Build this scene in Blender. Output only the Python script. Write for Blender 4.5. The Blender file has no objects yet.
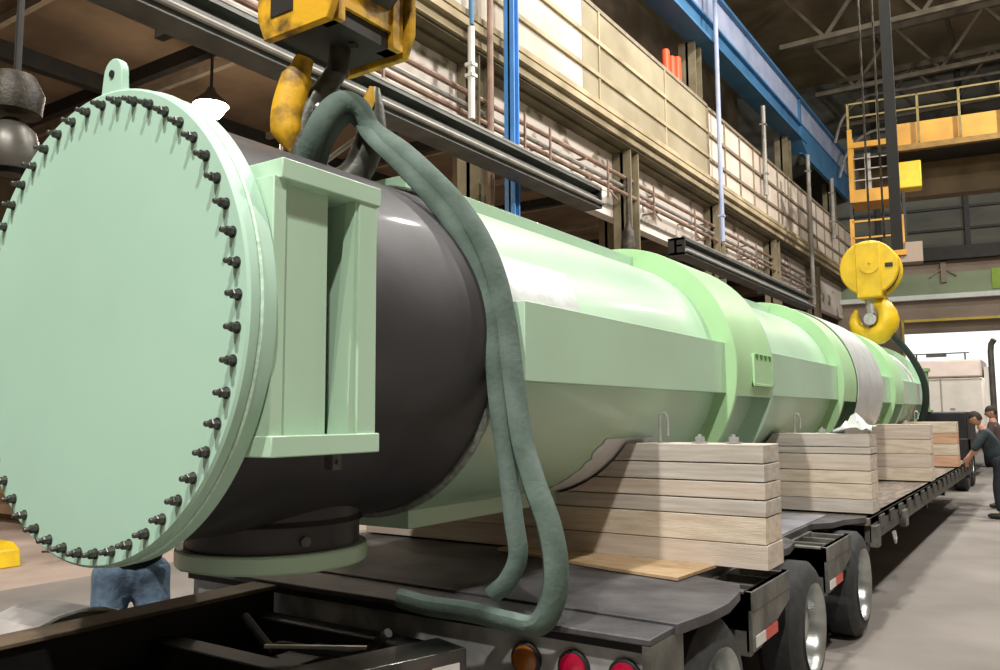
import bpy, bmesh, math, random
from mathutils import Vector, Matrix
random.seed(7)
PI = math.pi
R_ = math.radians
S = bpy.context.scene
C = S.collection

# ------------------------------------------------------------------ camera
H = 1.65
cd = bpy.data.cameras.new('camera'); cam = bpy.data.objects.new('camera', cd); C.objects.link(cam)
cd.sensor_width = 36.0; cd.lens = 36.0 * 824.18 / 1000.0; cd.clip_end = 500; cd.clip_start = 0.05
yaw, pitch, roll = R_(33.88), R_(5.6375), R_(-0.37)
fw = Vector((-math.sin(yaw)*math.cos(pitch), math.cos(yaw)*math.cos(pitch), math.sin(pitch)))
rt = Vector((math.cos(yaw), math.sin(yaw), 0)); up = rt.cross(fw)
r2 = rt*math.cos(roll) + up*math.sin(roll); u2 = -rt*math.sin(roll) + up*math.cos(roll)
M = Matrix((r2, u2, -fw)).transposed().to_4x4(); M.translation = Vector((0, 0, H))
cam.matrix_world = M
S.camera = cam

# ------------------------------------------------------------------ colour, world, lights
S.view_settings.view_transform = 'Standard'; S.view_settings.look = 'None'
S.view_settings.gamma = 1.0; S.view_settings.exposure = -0.68
S.view_settings.use_curve_mapping = False
W = bpy.data.worlds.new('world'); S.world = W; W.use_nodes = True
bg = W.node_tree.nodes['Background']; bg.inputs[0].default_value = (0.95, 0.97, 1.0, 1); bg.inputs[1].default_value = 2.2

def area(name, loc, size, power, col=(1, 0.95, 0.86), target=None, spread=180):
    l = bpy.data.lights.new(name, 'AREA'); l.shape = 'DISK'; l.size = size; l.energy = power; l.color = col
    l.spread = R_(spread)
    o = bpy.data.objects.new(name, l); C.objects.link(o); o.location = loc
    d = Vector(target) - Vector(loc) if target else Vector((0, 0, -1))
    o.rotation_euler = d.to_track_quat('-Z', 'Y').to_euler()
    return o
# lamps above the frame: two high-bays follow the cast shadows, the rest are fill
area('high_bay_and_fill_light', (-1.95, -5.3, 12.5), 0.45, 2300, col=(1, .96, .9), target=(-2, 1.5, 1.5))
area('high_bay_and_fill_light', (3.2, -4.0, 13.5), 0.45, 2500, col=(1, .96, .9), target=(-2, 3, 1.5))
area('high_bay_and_fill_light', (-1.5, 10, 17.0), 0.8, 1800, col=(1, .96, .9))  # this and the next are added to brighten the left wall side
area('high_bay_and_fill_light', (-2.5, 19, 17.5), 0.8, 3000, col=(1, .96, .9), target=(-4.5, 20, 6))
area('high_bay_and_fill_light', (4.5, 13, 15), 0.8, 2600, col=(1, .96, .9), target=(-5, 15, 6))
area('high_bay_and_fill_light', (5.0, 26, 16), 0.8, 3400, col=(1, .96, .9), target=(-5, 29, 6))
area('high_bay_and_fill_light', (5.0, 37, 16), 0.8, 1500, col=(1, .96, .9))
area('side_bay_light', (-13, 15, 7.2), 0.8, 240, col=(1, .86, .7))
area('side_bay_light', (-14.5, 3, 7.2), 0.8, 200, col=(1, .86, .7))
area('side_bay_light', (-13, 27, 7.2), 0.8, 160, col=(1, .86, .7))

# ------------------------------------------------------------------ materials
def srgb(h):
    if isinstance(h, str):
        h = [int(h[i:i+2], 16)/255 for i in (0, 2, 4)]
    return tuple((c/12.92 if c <= .04045 else ((c+.055)/1.055)**2.4) for c in h)
def mat(name, col, rough=.6, metal=0, var=.12, scale=4, bump=0, bscale=40, spec=.5, stretch=(1, 1, 1), col2=None, thr=(.35, .65), coat=0, detail=5):
    m = bpy.data.materials.new(name); m.use_nodes = True; nt = m.node_tree; N = nt.nodes; L = nt.links
    b = N['Principled BSDF']; b.inputs['Roughness'].default_value = rough; b.inputs['Metallic'].default_value = metal
    b.inputs['Specular IOR Level'].default_value = spec
    if coat: b.inputs['Coat Weight'].default_value = coat; b.inputs['Coat Roughness'].default_value = .08
    c = srgb(col)
    tc = N.new('ShaderNodeTexCoord'); mp = N.new('ShaderNodeMapping'); mp.inputs['Scale'].default_value = stretch
    L.new(tc.outputs['Object'], mp.inputs[0])
    nz = N.new('ShaderNodeTexNoise'); nz.inputs['Scale'].default_value = scale; nz.inputs['Detail'].default_value = detail
    L.new(mp.outputs[0], nz.inputs['Vector'])
    rp = N.new('ShaderNodeValToRGB'); L.new(nz.outputs['Fac'], rp.inputs[0])
    rp.color_ramp.elements[0].position = thr[0]; rp.color_ramp.elements[1].position = thr[1]
    lo = srgb(col2) if col2 else tuple(x*(1-var) for x in c); hi = c if col2 else tuple(min(1, x*(1+var*.6)) for x in c)
    rp.color_ramp.elements[0].color = (*lo, 1); rp.color_ramp.elements[1].color = (*hi, 1)
    L.new(rp.outputs[0], b.inputs['Base Color'])
    if bump:
        n2 = N.new('ShaderNodeTexNoise'); n2.inputs['Scale'].default_value = bscale; n2.inputs['Detail'].default_value = 4
        L.new(mp.outputs[0], n2.inputs['Vector'])
        bp = N.new('ShaderNodeBump'); bp.inputs['Strength'].default_value = bump; bp.inputs['Distance'].default_value = .02
        L.new(n2.outputs['Fac'], bp.inputs['Height']); L.new(bp.outputs[0], b.inputs['Normal'])
    return m
def emis(name, col, s):
    m = bpy.data.materials.new(name); m.use_nodes = True
    b = m.node_tree.nodes['Principled BSDF']; b.inputs['Base Color'].default_value = (*srgb(col), 1)
    b.inputs['Emission Color'].default_value = (*srgb(col), 1); b.inputs['Emission Strength'].default_value = s
    return m
GREEN = mat('green_paint', 'b9d9be', .36, var=.05, scale=1.5, bump=.02, bscale=6, coat=.25)
COVERG = mat('green_cover_paint', 'b3d8c3', .5, var=.045, scale=1.2, bump=.02, bscale=8)
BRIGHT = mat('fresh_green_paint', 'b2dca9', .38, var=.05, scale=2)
BLACKS = mat('black_steel', '39373a', .5, .25, var=.25, scale=3, bump=.05, bscale=10, coat=.1)
WELD = mat('weld_bead', '9da49a', .5, .5, var=.3, scale=30, bump=.4, bscale=60)
BOLT = mat('bolt_steel', '5c5c58', .4, .7, var=.35, scale=30)
FOIL = mat('silver_foil', 'd2d6d6', .38, .25, var=.1, scale=5, bump=.2, bscale=9)
PLASTIC = mat('white_plastic', 'dfe3ea', .35, 0, var=.1, scale=5, bump=.3, bscale=12)
SLING = mat('green_sling', '61726a', .85, col2='46574e', scale=5, bump=.2, bscale=45)
YELLOW = mat('yellow_paint', 'dfab1c', .55, 0, col2='6e5016', scale=8, thr=(.33, .55), bump=.1)
YELLOWC = mat('clean_yellow_paint', 'e3bd1c', .45, var=.12, scale=5)
YELLOWO = mat('orange_yellow_paint', 'bf8a22', .5, var=.2, scale=1.2)
GREASE = mat('greasy_steel', '4a4338', .5, .4, col2='1f1b16', scale=8, bump=.2)
HOOKST = mat('hook_steel', '6c7068', .42, .5, col2='3c3a34', scale=6, bump=.2, bscale=20)
DARK = mat('dark_frame', '1d1c1e', .55, .2, var=.4, scale=5, bump=.1)
FRAME = mat('frame_grey', '74736c', .5, .25, col2='45443f', scale=5, bump=.15)
DECK = mat('deck_steel', '626062', .55, .3, col2='3b3a3d', scale=3, bump=.15)
DECKW = mat('deck_wood', '87796c', .75, 0, col2='57504a', scale=3, stretch=(6, 1, 1), bump=.2)
RUBBER = mat('rubber', '353637', .75, var=.3, scale=12, bump=.1)
ALU = mat('aluminium', 'b9bdbb', .28, .85, var=.2, scale=8)
RED = mat('red_lens', '9e1030', .2, var=.15, scale=30, coat=.5)
AMBER = mat('amber_lens', '9a5a22', .25, var=.15, scale=30, coat=.5)
REDT = mat('red_tape', 'c4432e', .4, var=.1); WHT = mat('white_tape', 'd8d6d0', .4, var=.06)
CHROME = mat('galvanised', 'b9bbb8', .4, .45, var=.2, scale=20)
WOOD = mat('timber', 'd2c6b8', .8, 0, col2='b8a898', scale=2.2, stretch=(1, 5, 14), thr=(.3, .7), bump=.15, bscale=12)
WOOD2 = mat('timber_knotty', 'd6c9b6', .8, 0, col2='b7a48d', scale=2.6, stretch=(1.5, 5, 10), thr=(.25, .6), bump=.2, bscale=14)
WOOD3 = mat('timber_grey', 'cbc4bb', .8, 0, col2='aca296', scale=2.4, stretch=(1.2, 5, 16), thr=(.3, .7), bump=.15)
PLY = mat('plywood', 'c4a985', .7, 0, col2='af9270', scale=3, stretch=(2, 6, 1), bump=.1)
CONC = mat('concrete_floor', '8a847e', .8, 0, col2='6d6760', scale=.9, thr=(.25, .75), bump=.08, bscale=25, detail=9)
FLOOR2 = mat('side_floor', 'ab9a8f', .8, 0, col2='97867a', scale=1.1, bump=.05)
DENIM = mat('denim', '728aa2', .9, var=.35, scale=16, bump=.5, bscale=25)
SKIN = mat('skin', 'b98a70', .6, var=.08, scale=10)
HAIR = mat('hair', '2b211b', .8, var=.3, scale=30)

# plaster or boards with weathering
def panel_mat(name, a, b, s=.6, thr=(.3, .7), stretch=(1, 1, 1)):
    return mat(name, a, .85, 0, col2=b, scale=s, thr=thr, stretch=stretch, bump=.1, bscale=9, detail=8)
FASC = panel_mat('fascia_panel', 'd2c8ba', 'b6a997', 1.0)
FASCD = panel_mat('fascia_tan', 'a59a80', '8a7f66', .8)
WHITEP = panel_mat('white_panel', 'e8dacb', 'd4c3b1', .8)
PEEL = panel_mat('peeling_wall', 'e2d8cd', '8c7f6c', 1.5, (.36, .44), (1, .7, 1.1))
LEDGE = panel_mat('ledge_concrete', 'c2b293', '8d7f62', .9)
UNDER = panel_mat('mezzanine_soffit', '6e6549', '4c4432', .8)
BATTEN = mat('batten', '8f836f', .8, var=.2)
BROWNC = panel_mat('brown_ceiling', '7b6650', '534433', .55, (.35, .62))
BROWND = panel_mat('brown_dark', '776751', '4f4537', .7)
COLM = panel_mat('column_paint', '8f836a', '5f573f', 1.2)
GUN = mat('gunmetal_beam', '676864', .5, .3, var=.3, scale=2, bump=.05)
DARKB = mat('dark_beam', '2b2926', .6, .2, var=.3)
BLUE = mat('blue_paint', '42749c', .5, 0, var=.18, scale=1.0, bump=.05)
BLUEL = mat('faded_blue_paint', 'a9b0c6', .6, 0, col2='8f9cba', scale=1.2)
BLUEB = mat('bright_blue_paint', '5292d6', .5, 0, var=.12, scale=2)
PIPE = mat('grey_pipe', '9a958d', .5, .2, var=.25, scale=3)
PIPED = mat('rusty_pipe', '8f7565', .6, .1, var=.3, scale=3)
ORANGE = mat('orange_paint', 'e2532c', .5, var=.1)
ROOFM = panel_mat('roof_deck', 'a39678', '7b6f5a', .5)
TRUSS = mat('truss_steel', '655c4c', .7, .1, var=.25, scale=2)
FARW = panel_mat('far_wall_sheet', '6c6b60', '53554e', .4, (.3, .7), (1, 1, 4))
FARP = panel_mat('far_wall_pink', '9d8c7d', '8b7f6f', .8)
FARG = panel_mat('far_wall_green', '97a383', '7f8d74', .5)
LIME = mat('lime_panel', '8fae3c', .6, var=.1)
WALLR = panel_mat('hall_wall', '8a8073', '6f665a', .5)
TRKW = mat('truck_white', 'd6cfc6', .4, var=.06, coat=.3)
OUTG = mat('outside_ground', 'd5d3cf', .9, var=.1)
SHADE = mat('lamp_shade_grey', '57544e', .4, .4, var=.25, scale=6)

# ------------------------------------------------------------------ mesh builder
class MB:
    def __init__(s): s.bm = bmesh.new()
    def vs(s, pts): return [s.bm.verts.new(p) for p in pts]
    def face(s, v):
        try: return s.bm.faces.new(v)
        except ValueError: return None
    def hexa(s, p):
        v = s.vs(p)
        for f in ((0, 3, 2, 1), (4, 5, 6, 7), (0, 1, 5, 4), (1, 2, 6, 5), (2, 3, 7, 6), (3, 0, 4, 7)): s.face([v[i] for i in f])
        return s
    def box(s, x0, x1, y0, y1, z0, z1):
        return s.hexa([(x0, y0, z0), (x1, y0, z0), (x1, y1, z0), (x0, y1, z0), (x0, y0, z1), (x1, y0, z1), (x1, y1, z1), (x0, y1, z1)])
    def obox(s, c, size, rot=(0, 0, 0)):
        from mathutils import Euler
        m = Euler(rot).to_matrix(); a, b, d = (k/2 for k in size); c = Vector(c)
        return s.hexa([c + m @ Vector(q) for q in ((-a, -b, -d), (a, -b, -d), (a, b, -d), (-a, b, -d), (-a, -b, d), (a, -b, d), (a, b, d), (-a, b, d))])
    def bar(s, p, q, w, h=None, upv=(0, 0, 1)):
        p, q = Vector(p), Vector(q); d = (q-p).normalized(); u = Vector(upv)
        if abs(d.dot(u)) > .98: u = Vector((1, 0, 0))
        x = d.cross(u).normalized()*w/2; y = x.cross(d).normalized()*(h or w)/2
        return s.hexa([p-x-y, p+x-y, p+x+y, p-x+y, q-x-y, q+x-y, q+x+y, q-x+y])
    def prism(s, pts, a, b, axis='y'):
        def P(u, v, w): return {'y': (u, w, v), 'x': (w, u, v), 'z': (u, v, w)}[axis]
        A = s.vs([P(u, v, a) for u, v in pts]); B = s.vs([P(u, v, b) for u, v in pts])
        s.face(A); s.face(B[::-1]); n = len(pts)
        for i in range(n): s.face([A[i], B[i], B[(i+1) % n], A[(i+1) % n]])
        return s
    def tube(s, path, r, n=10, flat=1.0, caps=True, upv=None):
        path = [Vector(p) for p in path]; k = len(path); rr = r if isinstance(r, (list, tuple)) else [r]*k
        prev = None; rings = []
        for i, p in enumerate(path):
            d = (path[min(i+1, k-1)] - path[max(i-1, 0)]).normalized()
            if upv: x = d.cross(Vector(upv)).normalized()
            elif prev is None: x = d.orthogonal().normalized()
            else: x = (prev - d*prev.dot(d)).normalized()
            prev = x; y = d.cross(x)
            rings.append(s.vs([p + x*rr[i]*math.cos(2*PI*j/n) + y*rr[i]*flat*math.sin(2*PI*j/n) for j in range(n)]))
        for a, b in zip(rings, rings[1:]):
            for j in range(n): s.face([a[j], a[(j+1) % n], b[(j+1) % n], b[j]])
        if caps: s.face(rings[0][::-1]); s.face(rings[-1])
        return s
    def cyl(s, p, q, r, n=16, r2=None): return s.tube([p, q], [r, r if r2 is None else r2], n)
    def lathe(s, prof, org, axis='y', n=64, a0=0, a1=2*PI, cap=False):
        full = abs(a1-a0-2*PI) < 1e-6; ox, oy, oz = org; rows = []
        m = n if full else n+1
        for (t, r) in prof:
            row = []
            for j in range(m):
                a = a0+(a1-a0)*j/n; c, q = r*math.cos(a), r*math.sin(a)
                row.append({'y': (ox+c, oy+t, oz+q), 'x': (ox+t, oy+c, oz+q), 'z': (ox+c, oy+q, oz+t)}[axis])
            rows.append(s.vs(row) if r > 1e-6 else [s.bm.verts.new(row[0])]*m)
        for A, B in zip(rows, rows[1:]):
            for j in range(n):
                k = (j+1) % m
                f = []
                for v in (A[j], A[k], B[k], B[j]):
                    if v not in f: f.append(v)
                if len(f) > 2: s.face(f)
        if not full and cap:
            s.face([r[0] for r in rows]); s.face([r[-1] for r in rows][::-1])
        return s
    def build(s, name, m, parent=None, bevel=0, smooth=35, kind=None, loc=None):
        bmesh.ops.remove_doubles(s.bm, verts=s.bm.verts, dist=1e-5)
        bmesh.ops.recalc_face_normals(s.bm, faces=s.bm.faces)
        if smooth:
            for f in s.bm.faces: f.smooth = True
        org = Vector(loc) if loc is not None else Vector((0, 0, 0))
        if parent is not None: org = org if loc is not None else wpos(parent)
        if org.length: bmesh.ops.translate(s.bm, verts=s.bm.verts, vec=-org)
        me = bpy.data.meshes.new(name); s.bm.to_mesh(me); s.bm.free()
        if smooth: me.set_sharp_from_angle(angle=R_(smooth))
        o = bpy.data.objects.new(name, me); C.objects.link(o); me.materials.append(m)
        if parent is not None:
            o.parent = parent; o.location = org - wpos(parent)
        else: o.location = org
        if bevel:
            b = o.modifiers.new('bevel', 'BEVEL'); b.width = bevel; b.segments = 2; b.limit_method = 'ANGLE'
        if kind: o['kind'] = kind
        return o
def wpos(o):
    v = Vector(o.location)
    while o.parent: o = o.parent; v += Vector(o.location)
    return v
def tag(o, label, cat, group=None, kind=None):
    o['label'] = label; o['category'] = cat
    if group: o['group'] = group
    if kind: o['kind'] = kind
    return o
def thing(name, loc, label, cat, group=None):
    o = bpy.data.objects.new(name, None); o.empty_display_size = .1; C.objects.link(o); o.location = loc
    return tag(o, label, cat, group)
def copy_tree(o, parent=None):
    c = o.copy(); C.objects.link(c); c.parent = parent
    for ch in list(o.children): copy_tree(ch, c)
    return c
def struct(mb, name, m, **k): return mb.build(name, m, kind='structure', smooth=0, **k)
def spline(pts, n=6):
    pts = [Vector(p) for p in pts]; out = []
    P = [pts[0]*2-pts[1]] + pts + [pts[-1]*2-pts[-2]]
    for i in range(1, len(P)-2):
        for k in range(n):
            t = k/n; a, b, c, d = P[i-1], P[i], P[i+1], P[i+2]
            out.append(.5*((2*b)+(c-a)*t+(2*a-5*b+4*c-d)*t*t+(3*b-a-3*c+d)*t**3))
    out.append(pts[-1]); return out

FZ = -0.06   # floor level
# ================================================================== THE HALL
struct(MB().box(-8.9, 9, -14, 62, FZ-.2, FZ), 'floor', CONC)
struct(MB().box(-20.2, -8.9, -14, 48, FZ-.2, FZ), 'floor_side', FLOOR2)
tag_out = struct(MB().box(-60, 80, 62, 140, FZ-.25, FZ-.02), 'floor_outside', OUTG)
# left wall: fascia of the mezzanine in two runs, its ledge, soffit and the set-back wall below
m = MB()
m.box(-8.75, -8.5, -14, 24.3, 8.85, 11.25); struct(m, 'wall_left', FASC)
struct(MB().box(-8.75, -8.5, 24.3, 46.5, 8.85, 11.22), 'wall_left_far', WHITEP)
struct(MB().box(-8.5, -8.49, 16.1, 24.3, 8.97, 11.2), 'wall_left_tan', FASCD)
m = MB()
m.box(-8.5, -8.38, -14, 46.3, 8.85, 8.97); m.box(-8.5, -8.30, -14, 46.3, 8.6, 8.74)
struct(m, 'trim_1', LEDGE)
struct(MB().box(-8.9, -8.42, -14, 46.3, 8.42, 8.85), 'trim_2', LEDGE)
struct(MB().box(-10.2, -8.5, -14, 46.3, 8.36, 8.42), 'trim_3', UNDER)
struct(MB().box(-9.35, -9.05, -14, 46.3, 6.65, 8.36), 'wall_left_lower', PEEL)
m = MB()
for z in (9.62, 10.42): m.box(-8.5, -8.44, -14, 24.3, z-.05, z+.05)
for y in range(-12, 24, 4): m.box(-8.5, -8.455, y-.03+.9, y+.03+.9, 8.97, 11.2)
struct(m, 'trim_4', LEDGE)
m = MB()
for z in (9.55, 10.35, 11.17): m.box(-8.5, -8.43, 24.3, 46.4, z-.045, z+.045)
for k in range(15): m.box(-8.5, -8.45, 24.3+k*1.55-.03, 24.3+k*1.55+.03, 8.97, 11.2)
struct(m, 'trim_5', BATTEN)
struct(MB().box(-8.8, -8.46, -14, 24.3, 11.2, 11.3), 'trim_6', BATTEN)
# mezzanine interior behind the fascia
struct(MB().box(-14.2, -14, -14, 48, 8.4, 19.5), 'wall_mezzanine', BROWND)
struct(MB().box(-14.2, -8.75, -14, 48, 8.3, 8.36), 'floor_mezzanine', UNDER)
# side bay: ceiling, far walls
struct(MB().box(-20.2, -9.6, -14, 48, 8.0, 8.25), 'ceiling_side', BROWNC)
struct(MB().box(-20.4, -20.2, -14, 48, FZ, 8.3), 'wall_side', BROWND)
struct(MB().box(-20.4, -8.9, 47, 47.3, FZ, 8.3), 'wall_side_end', BROWND)
m = MB()
m.box(-14.5, -14.3, -14, 47, 7.7, 8.0)
for y in range(-10, 46, 6): m.box(-20.2, -9.7, y+.4-.08, y+.4+.08, 7.75, 8.0)
struct(m, 'trim_7', DARKB)
m = MB()
for y in range(-12, 46, 3):
    m.box(-20.2, -9.7, y-.05, y+.05, 7.86, 8.0)
struct(m, 'trim_8', BATTEN)
# right, back, roof
struct(MB().box(8.8, 9, -14, 49, FZ, 19.5), 'wall_right', WALLR)
struct(MB().box(-20.4, 9, -14.2, -14, FZ, 19.5), 'wall_back', WALLR)
struct(MB().box(-20.4, 9, -14, 52, 19.5, 19.7), 'ceiling', ROOFM)

# far wall, turned 8 degrees; local u runs along it
A8 = R_(8)
def fw_(u, w, z):   # u along wall from (-8.9,46), w toward the hall (negative y)
    return Vector((-9.3+u*math.cos(A8)+w*math.sin(A8), 45.9+u*math.sin(A8)-w*math.cos(A8), z))
def fbox(m, u0, u1, w0, w1, z0, z1):
    return m.hexa([fw_(u0, w1, z0), fw_(u1, w1, z0), fw_(u1, w0, z0), fw_(u0, w0, z0), fw_(u0, w1, z1), fw_(u1, w1, z1), fw_(u1, w0, z1), fw_(u0, w0, z1)])
struct(fbox(MB(), -12, 18.6, -.25, 0, 8.7, 19.6), 'wall_far', FARW)
struct(fbox(MB(), 0, 3.1, -.25, 0, FZ, 7.4), 'wall_far_left', FARP)
struct(fbox(MB(), 12.5, 18.6, -.25, 0, FZ, 7.4), 'wall_far_right', FARP)
struct(fbox(MB(), 3.1, 12.5, -.25, .0, 6.35, 7.4), 'wall_far_lintel', FARP)
struct(fbox(MB(), 3.1, 12.5, -.9, -.5, 5.75, 6.5), 'trim_17', FARP)
struct(fbox(MB(), 0, 18.6, -.3, .15, 7.55, 8.7), 'trim_9', FARG)
struct(fbox(MB(), 7.1, 18.6, -.1, .2, 7.75, 8.75), 'trim_10', LIME)
struct(fbox(MB(), 0, 18.6, -.05, .45, 7.36, 7.6), 'trim_11', mat('pale_sill', 'dfe6df', .5, var=.05))
struct(fbox(MB(), 0, 18.6, -.1, .1, 8.7, 9.3), 'trim_12', FARP)
struct(fbox(MB(), 0, 18.6, -.1, .6, 9.3, 9.95), 'trim_13', DARKB)
m = MB(); fbox(m, 3.05, 12.5, 0, .12, 6.28, 6.4); fbox(m, 3.0, 3.12, 0, .12, FZ, 6.4)
struct(m, 'door_frame', mat('door_yellow', 'c9b24a', .6, var=.1))
m = MB()
for z in (10.9, 12.0, 13.4, 15.2): fbox(m, 0, 18.6, 0, .12, z-.06, z+.06)
for u in (2.2, 6.2, 10.2, 14.2): fbox(m, u-.12, u+.12, 0, .22, 9.9, 19.5)
struct(m, 'trim_14', DARKB)
m = MB(); fbox(m, 4.9, 5.15, .15, .3, 8.2, 9.2)
for s in (-1, 1): m.bar(fw_(5.02, .25, 8.95), fw_(5.02+s*.6, .25, 8.5), .07)
struct(m, 'trim_15', FARP)

# roof trusses (dim, high up)
tg = 'riveted roof trusses over the hall'
def truss(y):
    m = MB()
    m.box(-8.4, 8.8, y-.1, y+.1, 16.3, 16.5); m.box(-8.4, 8.8, y-.12, y+.12, 18.6, 18.9)
    n = 10
    for i in range(n):
        x0 = -8.4+i*1.72; x1 = x0+1.72
        m.bar((x0, y, 16.4 if i % 2 else 18.7), (x1, y, 18.7 if i % 2 else 16.4), .12)
    return tag(m.build('roof_truss', TRUSS, loc=(0, y, 17.5)), 'dim brown steel roof truss high over the hall', 'truss', tg)
for y in (15, 21, 27, 33, 39, 44): truss(y)
m = MB()
for x in (-6, -3, 0, 3, 6): m.box(x-.08, x+.08, -13.5, 46, 18.95, 19.2)
struct(m, 'trim_16', TRUSS)

for z, yy, lab in ((17.2, 42.5, 'upper pale conduit curving along the roof before the far wall'), (15.6, 43.2, 'lower pale conduit curving down along the roof before the far wall')):
    m = MB(); m.tube(spline([(-8.3, yy-.3, z-2.2), (-7.9, yy-.2, z-1.0), (-7.0, yy, z-.1), (-5.5, yy+.15, z), (0, yy+.8, z+.05), (8, yy+1.9, z+.1)], 5), .07, 6)
    tag(m.build('roof_conduit', PIPE, loc=(-6, yy, z)), lab, 'conduit')
# columns of the left side (lower row under the mezzanine, upper row under the blue girder)
def hcol(x, y, z0, z1, w, name, mt, label, grp):
    m = MB(); m.box(x-w/2, x+w/2, y-w/2, y-w/2+.05, z0, z1); m.box(x-w/2, x+w/2, y+w/2-.05, y+w/2, z0, z1); m.box(x-.04, x+.04, y-w/2, y+w/2, z0, z1)
    return tag(m.build(name, mt, loc=(x, y, z0)), label, 'column', grp)
for y in (12.3, 18.9, 25.5, 32, 38.5): hcol(-8.78, y, FZ, 8.35, .5, 'building_column', COLM, 'tan steel column rising under the mezzanine ledge', 'columns under the mezzanine ledge')
for y in (14.1, 21): hcol(-10.3, y, FZ, 8.0, .45, 'side_bay_column', COLM, 'brown column standing in the side bay behind the ledge columns', 'columns in the side bay')
for y in (24.2, 34.9, 43.5): hcol(-8.95, y, 8.4, 13.29, .55, 'girder_column', COLM, 'grey column carrying the blue crane girder', 'columns under the blue girder')

# blue crane runway girder
bg_ = thing('crane_runway_girder', (-8.5, 20, 13.3), 'long blue crane runway girder running high along the left wall', 'girder')
m = MB(); m.box(-8.95, -8.25, 5, 36.2, 13.3, 13.4); m.box(-8.62, -8.55, 5, 36.2, 13.4, 14.2); m.build('lower_girder', BLUE, bg_)
m = MB(); m.box(-8.6, -8.5, 5, 45.8, 14.23, 15.22); m.build('web', BLUEL, bg_, smooth=0)
m = MB(); m.box(-8.7, -8.42, 5, 45.8, 14.15, 14.23); m.box(-8.8, -8.35, 5, 45.8, 15.22, 15.34); m.box(-8.5, -8.4, 35.8, 36.0, 14.2, 15.2)
m.build('flange', BLUE, bg_)
m = MB(); m.box(-8.6, -8.45, 36.2, 45.8, 12.9, 14.15); m.prism([(35.2, 13.4), (36.3, 12.9), (36.3, 13.4)], -8.9, -8.3, 'x'); m.build('end_girder', BLUE, bg_)

# vertical pipes and posts on the left wall
def vpipe(x, y, z0, z1, w, mt, label, name='wall_pipe'):
    m = MB(); m.cyl((x, y, z0), (x, y, z1), w/2, 10)
    for z in (z0+.8, z1-.7): m.box(x-w*.7, x+w*.6, y-w*.6, y+w*.6, z-.03, z+.03)
    return tag(m.build(name, mt, loc=(x, y, z0)), label, 'pipe')
m = MB(); m.box(-8.2, -7.98, 12.40, 12.43, FZ, 14); m.box(-8.2, -7.98, 12.55, 12.58, FZ, 14); m.box(-8.11, -8.07, 12.40, 12.58, FZ, 14)
tag(m.build('blue_post', BLUEB, loc=(-8.09, 12.38, FZ)), 'bright blue vertical steel post standing proud of the left wall', 'post')
vpipe(-8.2, 11.95, FZ, 14, .12, PIPED, 'thin brown pipe running up beside the bright blue post')
vpipe(-8.3, 11.5, 6.9, 8.6, .13, WHT, 'short white pipe left of the bright blue post, under the ledge')
vpipe(-8.3, 11.5, 8.65, 11, .1, BLUE, 'blue pipe stub above the white pipe, left of the blue post')
vpipe(-8.12, 24.3, 6.9, 15.5, .14, BLUEL, 'thin pale blue pipe crossing ledge and girder, nearer of two tall pipes')
vpipe(-8.12, 35.6, 6.2, 12.6, .17, PIPE, 'grey pipe rising from the far dark beam to the girder end')
vpipe(-8.3, 29.8, 9.6, 12.95, .17, PIPE, 'short grey stub post on the fascia between the tall pipes')
vpipe(-8.3, 41, 10, 12.9, .2, PIPE, 'short grey stub post at the far end of the fascia')
# horizontal pipes along the left wall
for k, (z, x, mt, lab) in enumerate(((7.62, -8.7, PIPED, 'topmost of the three rusty pipes running under the ledge'), (7.4, -8.75, PIPE, 'middle of the three long pipes running under the ledge'), (7.15, -8.62, PIPED, 'lowest of the three rusty pipes running under the ledge'))):
    m = MB(); m.cyl((x, 2, z), (x, 38, z), .055, 8)
    for y in range(4, 38, 4): m.box(-9.05, x+.06, y+.5-.03, y+.5+.03, z-.08, z-.04)
    tag(m.build('wall_pipe', mt, loc=(x, 20, z)), lab, 'pipe')
for k, y in enumerate((9.4, 13.6, 14.6, 17.3, 20, 23, 27, 29, 33.5)):
    m = MB(); m.bar((-8.5, y, 6.8), (-8.5, y, 7.7), .04); m.bar((-8.5, y, 7.25), (-9.05, y, 7.3), .04); m.bar((-8.5, y, 7.0), (-8.5, y+.5, 6.85), .03)
    tag(m.build('pipe_bracket', PIPED, loc=(-8.5, y, 6.8)), 'rusty bracket under the ledge holding the wall pipes', 'bracket', 'pipe brackets along the left wall')

# two dark rail beams below the ledge
def railbeam(y0, y1, z, label, near):
    t = thing('rail_beam', (-7.72, (y0+y1)/2, z), label, 'beam')
    m = MB(); m.box(-7.92, -7.5, y0, y1, z, z+.05); m.box(-7.77, -7.71, y0, y1, z+.05, z+.37); m.box(-7.94, -7.5, y0, y1, z+.37, z+.43)
    m.box(-7.71, -7.56, y0, y1, z+.2, z+.25)
    m.build('beam', GUN, t)
    MB().box(-7.58, -7.49, y0, y1, z+.43, z+.47).build('top_rail', PIPE, t)
    MB().cyl((-7.46, y0, z+.1), (-7.46, y1, z+.1), .04, 8).build('conduit', CHROME if near else PIPE, t)
    ye = y0 if near else y1-.05
    MB().box(-7.94, -7.49, ye, ye+.05, z, z+.43).build('end_plate', DARKB, t)
    y = y0+1.5
    while y < y1:
        MB().box(-8.5, -7.92, y-.06, y+.06, z+.2, z+.32).build('wall_arm', DARKB, t); y += 4
    return t
railbeam(-4, 14.95, 5.88, 'long dark steel rail beam running above the vessel from the upper left', 0)
railbeam(19.5, 32.8, 5.68, 'second dark rail beam with a shiny conduit, beyond the gap', 1)
m = MB(); m.lathe([(0, .01), (0, .06), (.1, .06), (.1, .01)], (-7.5, 14.96, 6.2), 'y', 12)
tag(m.build('beam_lamp', emis('small_lamp', 'fff3e0', 1.5), loc=(-7.5, 14.96, 6.2)), 'tiny white lamp on the end of the long dark beam', 'lamp')
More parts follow.
